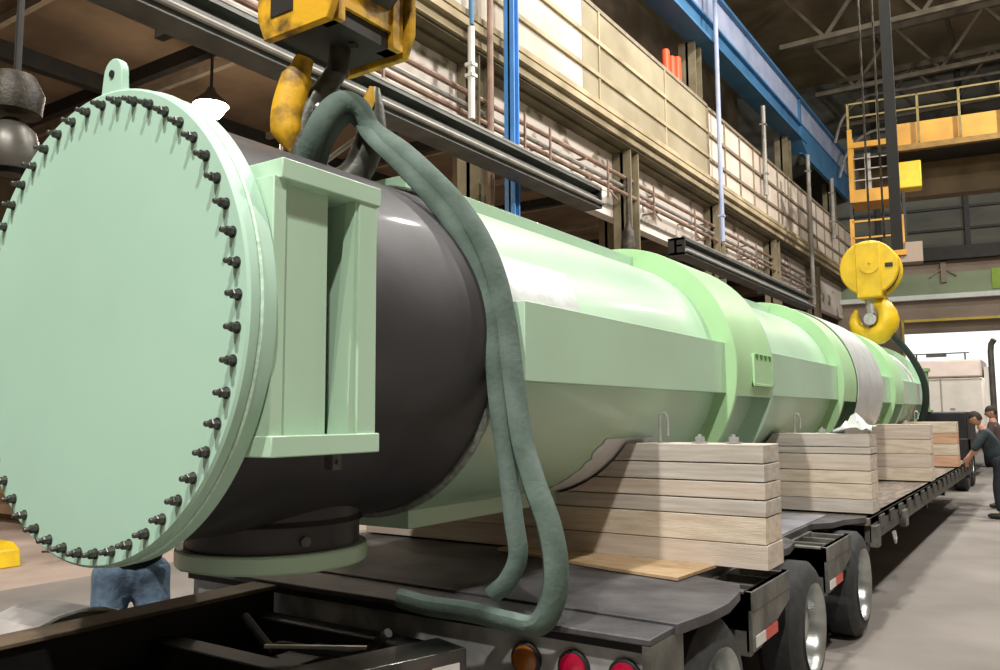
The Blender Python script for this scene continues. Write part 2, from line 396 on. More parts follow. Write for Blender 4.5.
# hanging grey object in the gap between the beams
m = MB(); m.lathe([(-.75, .02), (-.7, .16), (-.3, .2), (.2, .17), (.35, .08), (.5, .05), (1.6, .04)], (-8.6, 18.6, 6.0), 'z', 14)
tag(m.build('hanging_cable_coil', GREASE, loc=(-8.6, 18.6, 7)), 'dark grey bundle hanging in the gap between the two rail beams', 'cable')
# diagonal brace under the long beam
m = MB(); m.cyl((-7.9, 8.7, 5.95), (-9.2, 8.0, 4.9), .04, 8); m.cyl((-9.2, 8.0, 4.9), (-9.2, 8.0, 6.7), .04, 8); tag(m.build('pipe_brace', PIPE, loc=(-9.2, 8.3, 5.2)), 'short diagonal pipe brace under the long dark beam', 'brace')
# orange tubes on the mezzanine
og = 'orange posts on the mezzanine'
for k, (y, h) in enumerate(((22.2, 1.25), (22.65, 1.2), (23.1, 1.35))):
    m = MB(); m.lathe([(-2.54, 0), (-2.54, .12), (h+.2, .12), (h+.25, .09), (h+.25, 0)], (-8.95, y, 10.9), 'z', 14)
    tag(m.build('orange_cylinder', ORANGE, loc=(-8.85, y, 8.4)), 'orange gas cylinder standing behind the fascia top near the pale pipe', 'cylinder', og)
# clutter on the mezzanine
for k, (y, w, h) in enumerate(((26, 1.4, 2.8), (29.2, 1.2, 3.0), (32.2, 1.6, 2.9), (38.5, 1.3, 3.2))):
    m = MB(); m.box(-10.4, -9.45, y-w/2, y+w/2, 8.36, 8.36+h-.4)
    for q in (-1, 1): m.bar((-9.4, y+q*w/2, 8.36), (-9.4, y+q*w/2, 8.36+h+.6), .08); m.bar((-9.4, y-q*w/2, 8.36+h-.4), (-9.4, y+q*w/2, 8.36+h+.5), .06)
    tag(m.build('storage_rack', BROWND, loc=(-9.7, y, 8.36)), 'dark loaded storage rack on the mezzanine below the blue girder', 'rack', 'racks on the mezzanine')

# side-bay lamp (lit) and hanging unlit lamp at far left
lp = thing('bay_lamp', (-11.1, 8.15, 6.65), 'lit lamp glowing in the side bay above the round cover', 'lamp')
MB().lathe([(0, .29), (.06, .27), (.22, .09), (.3, .06), (.3, 0)], (-11.1, 8.15, 6.7), 'z', 20).build('lamp_shade', SHADE, lp)
MB().lathe([(-.2, 0), (-.17, .16), (-.0, .27), (.01, .27)], (-11.1, 8.15, 6.7), 'z', 20).build('bulb', emis('lamp_glow', 'fff4e2', 60), lp)
MB().cyl((-11.1, 8.15, 6.95), (-11.1, 8.15, 8.0), .025, 8).build('cord', DARKB, lp)
pl = bpy.data.lights.new('bay_lamp_light', 'POINT'); pl.energy = 300; pl.color = (1, .85, .68); pl.shadow_soft_size = .2
plo = bpy.data.objects.new('bay_lamp_light', pl); C.objects.link(plo); plo.location = (-11.1, 8.15, 6.3)
hl = thing('hanging_lamp', (-6.5, 3.02, 3.6), 'unlit lamp with a grey bell shade hanging at the far left edge', 'lamp')
MB().cyl((-6.5, 3.02, 4.3), (-6.5, 3.02, 14), .028, 8).build('rod', DARKB, hl)
MB().lathe([(0, 0), (0, .2), (.16, .22), (.3, .15), (.34, 0)], (-6.5, 3.0, 3.98), 'z', 20).build('ballast_box', GREASE, hl)
MB().lathe([(-.2, .2), (-.18, .21), (0, .2), (.12, .17), (.22, .06), (.24, 0)], (-6.5, 3.0, 3.72), 'z', 24).build('bell_shade', SHADE, hl)
MB().lathe([(-.12, 0), (-.1, .1), (.1, .12), (.1, 0)], (-6.5, 3.0, 3.6), 'z', 16).build('lens', GREASE, hl)

# things on the floor of the side bay
def plank_stack(x0, x1, y0, y1, n, t, label, mt, name, cat):
    for k in range(n):
        d = random.uniform(-.15, .15); e = random.uniform(-.2, .2)
        m = MB(); m.box(x0+d, x1+e, y0+random.uniform(-.1, .1), y1+random.uniform(-.05, .05), FZ+k*t+.0005, FZ+(k+1)*t-.004)
        tag(m.build(name, mt[k % len(mt)], loc=((x0+x1)/2, (y0+y1)/2, FZ+k*t)), label, cat, name.replace('_', ' ')+'s piled in the side bay')
BP = mat('brown_plate', '7d6246', .8, var=.25, scale=3, stretch=(1, 4, 1))
BP2 = mat('tan_plate', '9a8062', .8, var=.2, scale=3, stretch=(1, 4, 1))
plank_stack(-17.5, -11.2, 7.0, 9.2, 7, .16, 'long brown plank in the low pile on the side bay floor', [BP, BP2], 'floor_plank', 'plank')
yb = thing('yellow_barrier_block', (-10.5, 4.8, FZ), 'bright yellow block on the floor at the left edge of the photo', 'block')
m = MB(); m.prism([(-.34, 0), (.34, 0), (.3, .2), (.14, .27), (-.3, .27)], -.25, .25, 'y')
m.bm.transform(Matrix.Translation((-10.5, 4.8, FZ))); m.build('body', YELLOWC, yb, bevel=.015)
m = MB(); m.tube([(-10.5, 4.8, FZ+.26), (-10.5, 4.8, FZ+.33), (-10.38, 4.8, FZ+.33), (-10.38, 4.8, FZ+.26)], .02, 8); m.build('handle', YELLOWC, yb)
m = MB(); m.tube(spline([(-10.0, 5.2, .1), (-10.1, 5.8, 0.02), (-10.2, 6.5, FZ+.01), (-10.6, 7.0, FZ+.01)], 6), .012, 6)
tag(m.build('floor_cable', DARKB, loc=(-10, 5.5, FZ)), 'thin dark cable running along the floor from the yellow block', 'cable')

# ================================================================== OVERHEAD CRANE (far)
cr = thing('overhead_crane', (0, 32, 11.2), 'yellow overhead travelling crane with operator cage near the far wall', 'crane')
def cb(m, x0, x1, y0, y1, z0, z1):
    q = lambda x, y, z: Vector((-6+(x+6)*math.cos(A8)-(y-32)*math.sin(A8), 32+(x+6)*math.sin(A8)+(y-32)*math.cos(A8), z))
    return m.hexa([q(x0, y0, z0), q(x1, y0, z0), q(x1, y1, z0), q(x0, y1, z0), q(x0, y0, z1), q(x1, y0, z1), q(x1, y1, z1), q(x0, y1, z1)])
cb(MB(), -4.3, 8.4, 31.9, 32.4, 11.25, 12.1).build('bridge_girder', YELLOWO, cr, smooth=0)
m = MB(); cb(m, -4.3, 8.4, 31.7, 31.95, 11.05, 11.25); m.build('girder_flange', mat('dull_yellow', '8a6a2c', .6, var=.25), cr)
cb(MB(), -5.6, 8.4, 34.2, 34.9, 9.9, 11.2).build('rear_girder', mat('brown_girder', '6b5a3d', .7, var=.25, scale=1), cr)
cb(MB(), -5.7, 8.4, 32.4, 34.2, 11.2, 11.28).build('walkway', DARKB, cr)
RAILM = mat('crane_rail_yellow', '82723f', .6, var=.2)
m = MB()
for z in (12.55, 13.05): cb(m, -5.8, 8.4, 31.7, 31.75, z-.03, z+.03)
for x in (-5.8, -4.8, -3.5, -2.2, -.9, .4, 1.7): cb(m, x-.04, x+.04, 31.7, 31.78, 11.3, 13.08)
m.build('handrail', RAILM, cr)
m = MB()
for x in (-5.75, -4.45):
    for y in (31.2, 32.4): cb(m, x-.08, x+.08, y-.08, y+.08, 9.3, 11.9)
for z0, z1 in ((9.2, 9.65),): cb(m, -5.83, -4.37, 31.1, 32.5, z0, z1)
cb(m, -5.83, -4.37, 31.1, 31.25, 11.2, 11.4)
m.build('cage', YELLOWO, cr)
m = MB()
for z in (10.0, 10.4, 10.8): cb(m, -5.75, -4.45, 31.2, 31.24, z, z+.04)
cb(m, -5.3, -5.1, 31.3, 31.4, 9.6, 11)
m.build('cage_bars', PIPE, cr)
cb(MB(), -4.25, -3.5, 31.2, 31.9, 9.55, 10.5).build('control_box', YELLOWC, cr, bevel=.04)
m = MB()
for z in (7.9, 8.5): cb(m, -5.8, -4.2, 31.1, 31.15, z-.03, z+.03)
for x in (-5.8, -4.2): cb(m, x-.07, x+.07, 31.1, 31.2, 7.3, 8.6)
cb(m, -5.9, -4.1, 31.0, 32.2, 7.15, 7.35)
m.build('lower_platform', YELLOWO, cr)
cb(MB(), -4.35, -3.6, 31.1, 31.8, 6.9, 7.6).build('motor_box', FARP, cr)
for x in (-5.8, -4.1):
    for y in (31.2, 32.1): cb(MB(), x-.05, x+.05, y-.05, y+.05, 7.2, 9.4).build('hanger', DARKB, cr)

# hoist ropes of the far hook: dark column of ropes
FB = Vector((-2.5, 15.2, 3.97))
fh = thing('hook_block', tuple(FB), 'large yellow hook block with round sheave covers over the far end of the vessel', 'hook block')
def disc(m, cx, cy, cz, r, t, n=40): m.lathe([(-t/2, 0), (-t/2, r*.96), (-t/2+.02, r), (t/2-.02, r), (t/2, r*.96), (t/2, 0)], (cx, cy, cz), 'y', n)
m = MB(); disc(m, FB.x, FB.y-.22, FB.z+.15, .465, .1); m.build('sheave_cover', YELLOWC, fh)
m = MB(); disc(m, FB.x, FB.y+.22, FB.z+.15, .465, .1); m.build('sheave_cover', YELLOWC, fh)
m = MB(); m.box(FB.x-.2, FB.x+.2, FB.y-.3, FB.y+.3, FB.z-.36, FB.z+.58); m.build('cheek_plate', YELLOWC, fh, bevel=.02)
m = MB(); disc(m, FB.x, FB.y, FB.z+.15, .42, .34); m.build('sheave', GREASE, fh)
m = MB()
m.lathe([(-.02, .02), (-.02, .16), (.05, .16), (.05, .02)], (FB.x+.02, FB.y-.3, FB.z+.2), 'y', 24); m.build('hub_plate', YELLOWC, fh)
# lettering-like mark plate
m = MB(); m.box(FB.x+.26, FB.x+.38, FB.y-.285, FB.y-.27, FB.z+.13, FB.z+.2); m.build('black_mark', DARKB, fh)
# lower hook: fat yellow ring-like hook
hk = []
for i in range(15):
    a = R_(80-i*21); hk.append((FB.x-.04+.27*math.cos(a), FB.y, FB.z-.70+.3*math.sin(a)))
m = MB(); m.tube(hk, [.09, .12, .15, .17, .19, .19, .19, .19, .18, .17, .16, .14, .12, .08, .04], 12, flat=.8); m.build('hook', YELLOWC, fh)
m = MB(); m.cyl((FB.x-.02, FB.y, FB.z-.35), (FB.x-.02, FB.y, FB.z-.62), .1, 12); m.lathe([(-.16, 0), (-.16, .1), (.16, .1), (.16, 0)], (FB.x-.03, FB.y-.05, FB.z-.72), 'y', 16); m.build('shank', CHROME, fh)
m = MB()
for dx in (-.1, .1): m.cyl((FB.x+.12+dx, FB.y+.1*dx/.12, FB.z+.3), (FB.x+.12+dx, FB.y, 19.4), .02, 6)
m.build('wire_rope', GREASE, fh)
m = MB(); m.box(-2.22, -2.04, 15.6, 15.66, 4.5, 19.3)
tag(m.build('crane_cable_belt', mat('cable_belt', '1c1b18', .8, var=.2), loc=(-2.1, 15.6, 4.5)), 'dark wide cable belt hanging from the roof behind the far hook', 'cable')
# sling of the far hook
m = MB()
m.tube(spline([(-2.42, 15.2, 3.22), (-2.2, 15.25, 2.95), (-1.95, 15.4, 2.55), (-1.82, 15.6, 2.1), (-1.9, 15.75, 1.6), (-2.2, 15.8, 1.15)], 6), .055, 8)
m.tube(spline([(-2.44, 15.2, 3.22), (-2.62, 15.2, 3.0), (-2.75, 15.2, 2.86), (-3.2, 15.3, 2.75), (-3.65, 15.5, 2.1)], 6), .055, 8)
tag(m.build('lifting_sling', mat('dark_sling', '22302b', .85, var=.2), loc=(-2.4, 15.2, 3.2)), 'dark lifting sling hanging from the far hook round the vessel end', 'sling')

# ================================================================== THE VESSEL
AX, AZ = -2.79, 1.982
ve = thing('pressure_vessel', (AX, 9, 1.1), 'huge pale green horizontal process vessel lying on timber saddles on the trailer', 'vessel')
O = (AX, 0, AZ)
MB().lathe([(2.97, .70), (2.97, .803), (16.2, .803), (16.2, 0)], O, 'y', 96).build('shell', GREEN, ve)
m = MB(); m.lathe([(2.08, .6), (2.08, .785), (2.965, .785), (2.975, .70)], O, 'y', 96); m.lathe([(1.69, .6), (1.69, .785), (2.08, .785), (2.08, .6)], O, 'y', 72, a0=R_(36), a1=R_(324), cap=True); m.build('black_shell_course', BLACKS, ve)['label'] = 'bare black steel shell course'
m = MB(); m.lathe([(2.955, .78), (2.955, .797), (2.968, .81), (2.985, .81), (2.985, .78)], O, 'y', 96); m.build('weld_seam', WELD, ve)
MB().lathe([(1.636, .5), (1.636, .835), (1.640, .838), (1.688, .838), (1.692, .834), (1.692, .5)], O, 'y', 128).build('end_flange', COVERG, ve)
cv = MB().lathe([(1.586, 0), (1.586, .826), (1.594, .835), (1.626, .835), (1.634, .826), (1.634, 0)], O, 'y', 128).build('cover_plate', COVERG, ve)
m = MB(); m.lathe([(1.630, .83), (1.630, .836), (1.636, .841), (1.642, .836)], O, 'y', 128); m.build('flange_joint', mat('joint_paint', 'c9e6d0', .45, var=.15, scale=30, bump=.3), ve)
# studs with hex nuts
NB = 50; first = None
for k in range(NB):
    a = 2*PI*(k+.35)/NB; x = AX+.787*math.cos(a); z = AZ+.787*math.sin(a)
    if first is None:
        m = MB(); m.lathe([(1.560, 0), (1.560, .013), (1.563, .0155), (1.586, .0155)], (x, 0, z), 'y', 6)
        m.lathe([(1.540, 0), (1.540, .007), (1.543, .009), (1.565, .009)], (x, 0, z), 'y', 10)
        m.lathe([(1.583, .012), (1.583, .019), (1.587, .019)], (x, 0, z), 'y', 14)
        first = m.build('stud_bolt', BOLT, cv, loc=(x, 1.56, z)); p0 = first.location.copy(); x0, z0 = x, z
    else:
        c = first.copy(); C.objects.link(c); c.parent = cv; c.location = p0+Vector((x-x0, 0, z-z0)); c.rotation_euler = (0, random.uniform(0, 1), 0)
# lifting lug
m = MB(); pts = [(-2.825, 2.74), (-2.675, 2.74), (-2.69, 2.87)]
for i in range(9):
    a = PI*i/8; pts.append((-2.748+.058*math.cos(a), 2.886+.058*math.sin(a)))
pts.append((-2.81, 2.86)); m.prism(pts, 1.60, 1.63, 'y'); lug = m.build('lifting_lug', COVERG, ve, bevel=.004)
MB().lathe([(1.594, 0), (1.594, .014), (1.6, .014)], (-2.748, 0, 2.885), 'y', 12).build('lug_hole', DARKB, lug)
# bracket (trunnion box) on the right
br = MB(); br.box(-2.25, -1.985, 1.696, 1.748, 1.59, 2.41); bk = br.build('trunnion_bracket', GREEN, ve, bevel=.004)
MB().box(-2.06, -2.02, 1.745, 1.96, 1.59, 2.41).build('web_plate', GREEN, bk)
MB().box(-2.28, -2.25, 1.745, 2.07, 1.5, 2.46).build('pocket_shade_wall', BLACKS, bk)  # black colour stands in for the shade deep in the bracket slot
MB().box(-2.25, -1.975, 2.068, 2.158, 1.59, 2.41).build('rear_plate', GREEN, bk, bevel=.004)
MB().hexa([(-2.05, 2.0, 1.59), (-1.985, 2.03, 1.59), (-1.985, 2.07, 1.59), (-2.05, 2.07, 1.59), (-2.03, 2.06, 2.41), (-1.985, 2.062, 2.41), (-1.985, 2.07, 2.41), (-2.03, 2.07, 2.41)]).build('gusset', GREEN, bk)
MB().box(-2.28, -1.968, 1.715, 2.172, 2.40, 2.467).build('top_plate', GREEN, bk, bevel=.004)
MB().box(-2.2, -1.968, 1.692, 2.172, 1.529, 1.595).build('bottom_plate', GREEN, bk, bevel=.004)
m = MB(); m.box(-2.05, -2.01, 1.99, 2.03, 1.475, 1.53); m.cyl((-2.012, 2.01, 1.5), (-2.0, 2.01, 1.5), .008, 10); m.build('bracket_stub', BOLT, bk)
# longitudinal box panels on four sides
def panels(y0, y1, far=False):
    a, w = .868, .178
    MB().hexa([(AX+.7, y0, AZ-w), (AX+a, y0, AZ-w), (AX+a, y1, AZ-w), (AX+.7, y1, AZ-w), (AX+.7, y0, AZ+w), (AX+a, y0, AZ+w), (AX+a, y1, AZ+w), (AX+.7, y1, AZ+w)]).build('side_panel', GREEN, ve, bevel=.003)
    MB().box(AX-w, AX+w, y0, y1, AZ+.7, AZ+a).build('top_panel', GREEN, ve, bevel=.003)
    MB().box(AX-w, AX+w, y0+.03, y1, AZ-a, AZ-.7).build('bottom_panel', GREEN, ve, bevel=.003)
panels(3.06, 5.72); panels(6.66, 9.42); panels(10.5, 12.8); panels(13.5, 16.1)
# stiffening rings: two flanges and a band bridging the upper half
def ring(y0, y1, r=.935, band=True):
    for y in (y0, y1):
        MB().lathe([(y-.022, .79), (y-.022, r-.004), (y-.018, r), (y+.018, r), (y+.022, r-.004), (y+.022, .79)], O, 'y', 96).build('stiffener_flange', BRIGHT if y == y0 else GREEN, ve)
    if band:
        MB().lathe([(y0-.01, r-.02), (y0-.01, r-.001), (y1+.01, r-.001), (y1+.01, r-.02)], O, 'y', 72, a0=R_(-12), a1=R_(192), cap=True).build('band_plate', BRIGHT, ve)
ring(5.74, 6.62, .95); ring(9.35, 10.3); ring(12.75, 13.5)
MB().lathe([(16.05, .78), (16.05, .9), (16.22, .9), (16.22, 0)], O, 'y', 72).build('far_flange', GREEN, ve)
MB().lathe([(15.4, .8), (15.4, .812), (15.48, .83), (15.6, .83), (15.68, .812), (15.68, .8)], O, 'y', 72).build('white_strap', WHT, ve)
# hatch in the first band
hx = AX+.945
m = MB(); m.box(hx-.05, hx+.018, 6.08, 6.56, 1.86, 1.88); m.box(hx-.05, hx+.018, 6.08, 6.10, 1.86, 2.1); m.box(hx-.05, hx+.018, 6.54, 6.56, 1.86, 2.1)
m.box(hx-.05, hx+.012, 6.08, 6.56, 1.86, 2.1); ht = m.build('hatch_frame', BRIGHT, ve, bevel=.003)
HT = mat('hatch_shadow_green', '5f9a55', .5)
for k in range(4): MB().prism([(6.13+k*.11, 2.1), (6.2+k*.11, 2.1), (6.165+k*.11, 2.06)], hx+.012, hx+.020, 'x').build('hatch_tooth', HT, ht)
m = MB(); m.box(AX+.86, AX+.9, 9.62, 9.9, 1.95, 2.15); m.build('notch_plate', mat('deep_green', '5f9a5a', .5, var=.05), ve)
# foil patch, foil wrap, plastic
def sector(r, y0, y1, a0, a1, n=16, rag=.0):
    m = MB(); rows = []
    for i in range(n+1):
        a = R_(a0+(a1-a0)*i/n); rr = r
        rows.append([(AX+rr*math.cos(a), y0+random.uniform(-rag, rag), AZ+rr*math.sin(a)), (AX+rr*math.cos(a), y1+random.uniform(-rag, rag), AZ+rr*math.sin(a))])
    rin = r-.008
    v = [m.vs(q) for q in rows]
    w = [m.vs([(AX+(p[0]-AX)*rin/r, p[1], AZ+(p[2]-AZ)*rin/r) for p in q]) for q in rows]
    for A, B, A2, B2 in zip(v, v[1:], w, w[1:]):
        m.face([A[0], A[1], B[1], B[0]]); m.face([A2[0], B2[0], B2[1], A2[1]]); m.face([A[0], B[0], B2[0], A2[0]]); m.face([A[1], A2[1], B2[1], B[1]])
    m.face([v[0][0], w[0][0], w[0][1], v[0][1]]); m.face([v[-1][0], v[-1][1], w[-1][1], w[-1][0]])
    return m
sector(.812, 3.02, 3.72, 13, 30, rag=.006).build('foil_patch', FOIL, ve)
sector(.953, 10.0, 11.6, -55, 80, 30).build('foil_wrap', FOIL, ve)
sector(.813, 4.22, 4.86, -98, -35, 24, .03).build('plastic_sheet', PLASTIC, ve)
# nozzle below the black course
nz = MB().lathe([(-.16, .355), (.12, .355)], (AX+.025, 2.40, 1.24), 'z', 48).build('bottom_nozzle', BLACKS, ve)
MB().lathe([(0, 0), (0, .384), (.008, .39), (.062, .39), (.07, .384), (.07, 0)], (AX+.025, 2.40, 1.06), 'z', 64).build('nozzle_flange', GREEN, nz)
m = MB(); m.cyl((-2.46, 2.28, 1.175), (-2.42, 2.26, 1.175), .02, 8); m.build('nozzle_plug', BOLT, nz)
m = MB(); m.lathe([(0, .355), (.0, .372), (.02, .355)], (AX+.025, 2.40, 1.23), 'z', 48); m.build('nozzle_weld', BLACKS, nz)

# crumpled plastic over the second saddle
m = MB(); g = []
for i in range(8):
    g.append(m.vs([(-1.62+.045*i+random.uniform(-.015, .015), 7.56+.05*j+random.uniform(-.015, .015), 1.492+.17*math.exp(-((i-4)**2+(j-3)**2)/9)*random.uniform(.35, 1.25)) for j in range(7)]))
for i in range(7):
    for j in range(6): m.face([g[i][j], g[i+1][j], g[i+1][j+1], g[i][j+1]])
oo = m.build('crumpled_plastic', mat('clear_plastic', 'd5dcd6', .3, var=.1, coat=.3), loc=(-1.45, 7.7, 1.49), smooth=20)
sm = oo.modifiers.new('solid', 'SOLIDIFY'); sm.thickness = .01
tag(oo, 'crumpled pale plastic sheet bunched on top of the second timber saddle', 'plastic sheet')

# ================================================================== TIMBER SADDLES
def saddle(y0, y1, zs, label, mats, rods, hooktop, xl=-4.2, rcut=.83, endx=None):
    t = thing('timber_saddle', (-2.79, (y0+y1)/2, zs[0]), label, 'timber saddle', 'bolted timber saddles under the vessel')
    for k, (a, b) in enumerate(zip(zs, zs[1:])):
        # cut each beam clear of the shell: circle radius rcut about the axis
        zt = b
        xr = -1.32 + random.uniform(-.006, .003)
        if zt < AZ-rcut+.0:
            m = MB(); m.box(xl, xr, y0, y1, a+.002, b-.002); m.build('timber_beam', mats[k % len(mats)], t, bevel=.003)
        else:
            def cut(z): return math.sqrt(max(0, rcut**2-(AZ-z)**2))
            for s in (1, -1):
                ca, cb_ = cut(a), cut(b)
                edge = (xr - AX)
                pts = [(AX+s*edge, a+.003), (AX+s*edge, b-.003)] 
                n = 6
                for i in range(n+1):
                    z = b-.003+(a-b+.006)*i/n; pts.append((AX+s*cut(z), z))
                if s == 1 or True:
                    m = MB(); m.prism(pts, y0, y1, 'y'); m.build('timber_beam', mats[(k+(s < 0)) % len(mats)], t, bevel=.004)
    for (x, kind) in rods:
        m = MB(); yc = (y0+y1)/2; z = zs[-1]
        if kind == 'nut':
            m.lathe([(0, .05), (.006, .05), (.006, .03), (.035, .03), (.035, .0)], (x, yc, z), 'z', 6); m.cyl((x, yc, z), (x, yc, z+.05), .012, 8)
            m.build('rod_nut', CHROME, t)
        else:
            m.tube(spline([(x-.025, yc, z), (x-.025, yc, z+.12), (x-.02, yc, z+.16), (x+.008, yc, z+.17), (x+.025, yc, z+.13), (x+.025, yc, z+.04)], 4), .009, 8)
            m.build('lifting_eye', CHROME, t)
    return t
Z1 = [.822, .955, 1.10, 1.19, 1.285, 1.385, 1.49]
saddle(4.50, 4.80, Z1, 'nearest and tallest-looking timber saddle, with plywood in front of it', [WOOD, WOOD2, WOOD3, WOOD, WOOD3, WOOD3], [(-1.95, 'eye'), (-1.73, 'nut'), (-1.53, 'nut')], 1)
saddle(7.55, 7.87, [.815, .93, 1.06, 1.17, 1.31, 1.37, 1.485], 'second timber saddle, with a black crack below its top beams', [WOOD3, WOOD2, WOOD2, WOOD, WOOD3, WOOD3], [(-1.95, 'eye'), (-1.74, 'nut')], 1)
saddle(11.5, 11.82, [.815, .98, 1.15, 1.33, 1.52], 'third timber saddle, standing right behind the silver-wrapped ring', [WOOD2, WOOD, WOOD2, WOOD], [(-1.95, 'eye'), (-1.6, 'nut')], 1)
saddle(14.8, 15.15, [.815, .99, 1.17, 1.34, 1.52], 'farthest timber saddle, pinkish end by the black gooseneck', [mat('timber_pink', 'd0a98c', .8, col2='b98e70', scale=2.5, stretch=(1, 4, 10)), WOOD2], [(-1.9, 'eye')], 1)
m = MB(); m.prism([(-2.95, 4.35), (-2.05, 4.11), (-1.64, 4.04), (-1.6, 4.495), (-2.95, 4.495)], .817, .832, 'z')
tag(m.build('plywood_sheet', PLY, loc=(-2.2, 4.3, .817)), 'thin tan plywood sheet lying on the deck before the nearest saddle', 'plywood')

# ================================================================== TRAILER
tr = thing('lowboy_trailer', (-2.79, 9, 0), 'long black lowboy trailer with timber deck carrying the green vessel', 'trailer')
XL, XR = -4.26, -1.32
MB().box(XL, XR, 7.35, 17.4, .74, .80).build('deck', DECKW, tr, bevel=.004)
pts = [(XL, 3.33), (XR, 3.24), (-1.28, 3.5), (-1.27, 3.72), (-1.31, 4.0), (-1.36, 4.15), (-1.62, 4.25), (-1.62, 4.9), (-1.50, 5.1), (-1.46, 5.45), (-1.5, 5.75), (-1.62, 5.9), (-1.62, 6.7), (-1.5, 6.85), (-1.46, 7.1), (-1.34, 7.35), (XL, 7.35)]
MB().prism(pts, .765, .812, 'z').build('rear_deck', DECK, tr, bevel=.004)
MB().box(XL+.05, -1.64, 4.95, 7.3, .812, .818).build('deck_plate', mat('pale_deck_plate', '9a9aa2', .45, .2, col2='6c6b70', scale=2.5, bump=.1), tr)  # separate sheet in a paler grey than the rear deck
# rear bumper box
MB().box(XL+.01, -1.335, 3.0, 3.33, .772, .80).build('bumper_top', DECK, tr, bevel=.006)
MB().box(-1.37, -1.335, 3.0, 3.33, .30, .772).build('bumper_end', FRAME, tr)
MB().box(XL+.05, -1.37, 3.07, 3.12, .3, .745).build('tail_board', mat('tail_panel', 'b9bab8', .45, .3, col2='8a8b8a', scale=6), tr)
MB().box(XL+.05, -1.37, 3.03, 3.07, .735, .772).build('tail_lip', DARK, tr)
for k, (x, mt_, nm) in enumerate(((-1.70, RED, 'tail_light'), (-1.47, RED, 'tail_light'), (-1.93, AMBER, 'marker_light'))):
    tl = MB().lathe([(0, .07), (-.02, .072), (-.026, .063), (-.026, 0)], (x, 3.07, .625), 'y', 24).build('light_housing', DARK, tr)
    MB().lathe([(-.024, .061), (-.034, .057), (-.042, .035), (-.045, 0)], (x, 3.07, .625), 'y', 24).build(nm, mt_, tl)
# side rails and frame
m = MB(); m.box(XR-.05, XR, 7.4, 17.4, .60, .80); m.box(XL, XL+.05, 3.4, 17.4, .6, .76); RAILC = mat('rail_grey', '4d4b45', .55, .2, var=.3); m.build('side_rail', RAILC, tr)
for k in range(18): MB().box(XR, XR+.018, 7.75+k*.53, 7.98+k*.53, .68, .785).build('stake_pocket', RAILC, tr, bevel=.005)
m = MB()
for x in (-3.5, -2.1): m.box(x-.08, x+.08, 3.2, 17.4, .35, .74)
m.box(-1.75, -1.62, 3.35, 7.3, .35, .76)
for y in (7.6, 9.5, 11.4, 13.3, 15.2, 17.2): m.box(XL+.05, XR-.06, y-.05, y+.05, .5, .735)
m.build('frame_beams', DARK, tr)
m = MB(); m.box(XL+.1, XR-.05, 17.35, 19.2, .95, 1.68); m.prism([(17.3, .74), (17.7, .74), (17.9, 1.2), (17.3, 1.2)], XL+.1, XR-.05, 'x'); m.build('gooseneck', DARK, tr, bevel=.03)
# outriggers with reflectors
def outrigger(y0, y1, zt):
    m = MB()
    m.box(-1.36, -1.32, y0, y1, zt-.1, zt); m.prism([(y0, zt), (y1, zt), (y1, zt-.16), (y0+.14, zt-.30), (y0, zt-.30)], -1.36, -1.325, 'x')
    m.prism([(y0, zt), (y0+.05, zt), (y0+.05, zt-.32), (y0, zt-.32)], -1.64, -1.34, 'x')
    m.box(-1.64, -1.60, y0, y1, zt-.22, zt)
    for k in range(4): m.box(-1.61, -1.35, y0+(y1-y0)*k/3-.015 if k else y0, y0+(y1-y0)*k/3+.015, zt-.2, zt-.01)
    o = m.build('outrigger', FRAME, tr, bevel=.004)
    sl = -.17
    def q(a, b, z0, mt_, nm):
        MB().hexa([(-1.324, a, z0), (-1.318, a, z0), (-1.318, b, z0), (-1.324, b, z0), (-1.324, a, z0+.055), (-1.318, a, z0+.055), (-1.318, b, z0+.055), (-1.324, b, z0+.055)]).build(nm, mt_, o)
    q(y0+.04, y0+.2, zt-.28, WHT, 'white_reflector'); q(y0+.2, y0+.42, zt-.28, REDT, 'red_reflector')
outrigger(4.22, 4.92, .765); outrigger(5.86, 6.62, .765)
MB().box(XR-.02, XR+.05, 7.4, 7.55, .56, .74).build('rub_bracket', FRAME, tr, bevel=.01); MB().box(XR-.02, XR+.05, 8.9, 9.1, .56, .72).build('rub_bracket', FRAME, tr, bevel=.01)
# wheels
def wheel(x, y, side=1):
    r = .395; e = Vector((x, y, FZ+r+.005))
    w = bpy.data.objects.new('wheel', None); C.objects.link(w); w.parent = tr; w.location = e - wpos(tr)
    c = -side
    MB().lathe([(c*.0, .26), (c*.0, .33), (c*.02, .365), (c*.05, r), (c*.21, r), (c*.25, .36), (c*.26, .26)], tuple(e), 'x', 48).build('tire', RUBBER, w)
    m = MB(); m.lathe([(c*.0, .262), (c*-.012, .268), (c*.01, .245), (c*.05, .235), (c*.11, .225), (c*.12, .13), (c*.06, .115), (c*.05, .08), (c*.04, 0)], tuple(e), 'x', 40)
    m.build('rim', ALU, w)
    for k in range(10):
        a = 2*PI*k/10; m = MB(); m.cyl(e+Vector((c*.12, .165*math.cos(a), .165*math.sin(a))), e+Vector((c*.085, .165*math.cos(a), .165*math.sin(a))), .013, 6)
        m.build('lug_nut', CHROME, w)
    m = MB(); m.cyl(e+Vector((c*.27, 0, 0)), e+Vector((c*.8, 0, 0)), .07, 12); m.build('axle', DARK, w)
for y in (3.72, 5.42, 7.0): wheel(-1.32, y)
for y in (3.72, 5.42, 7.0): wheel(XL+.02, y, -1)
# shackle hanging off the side rail
m = MB(); m.tube([(XR+.04, 8.2, .6), (XR+.05, 8.2, .54), (XR+.05, 8.24, .5), (XR+.05, 8.28, .54), (XR+.04, 8.28, .6)], .012, 8); m.build('tie_ring', CHROME, tr)

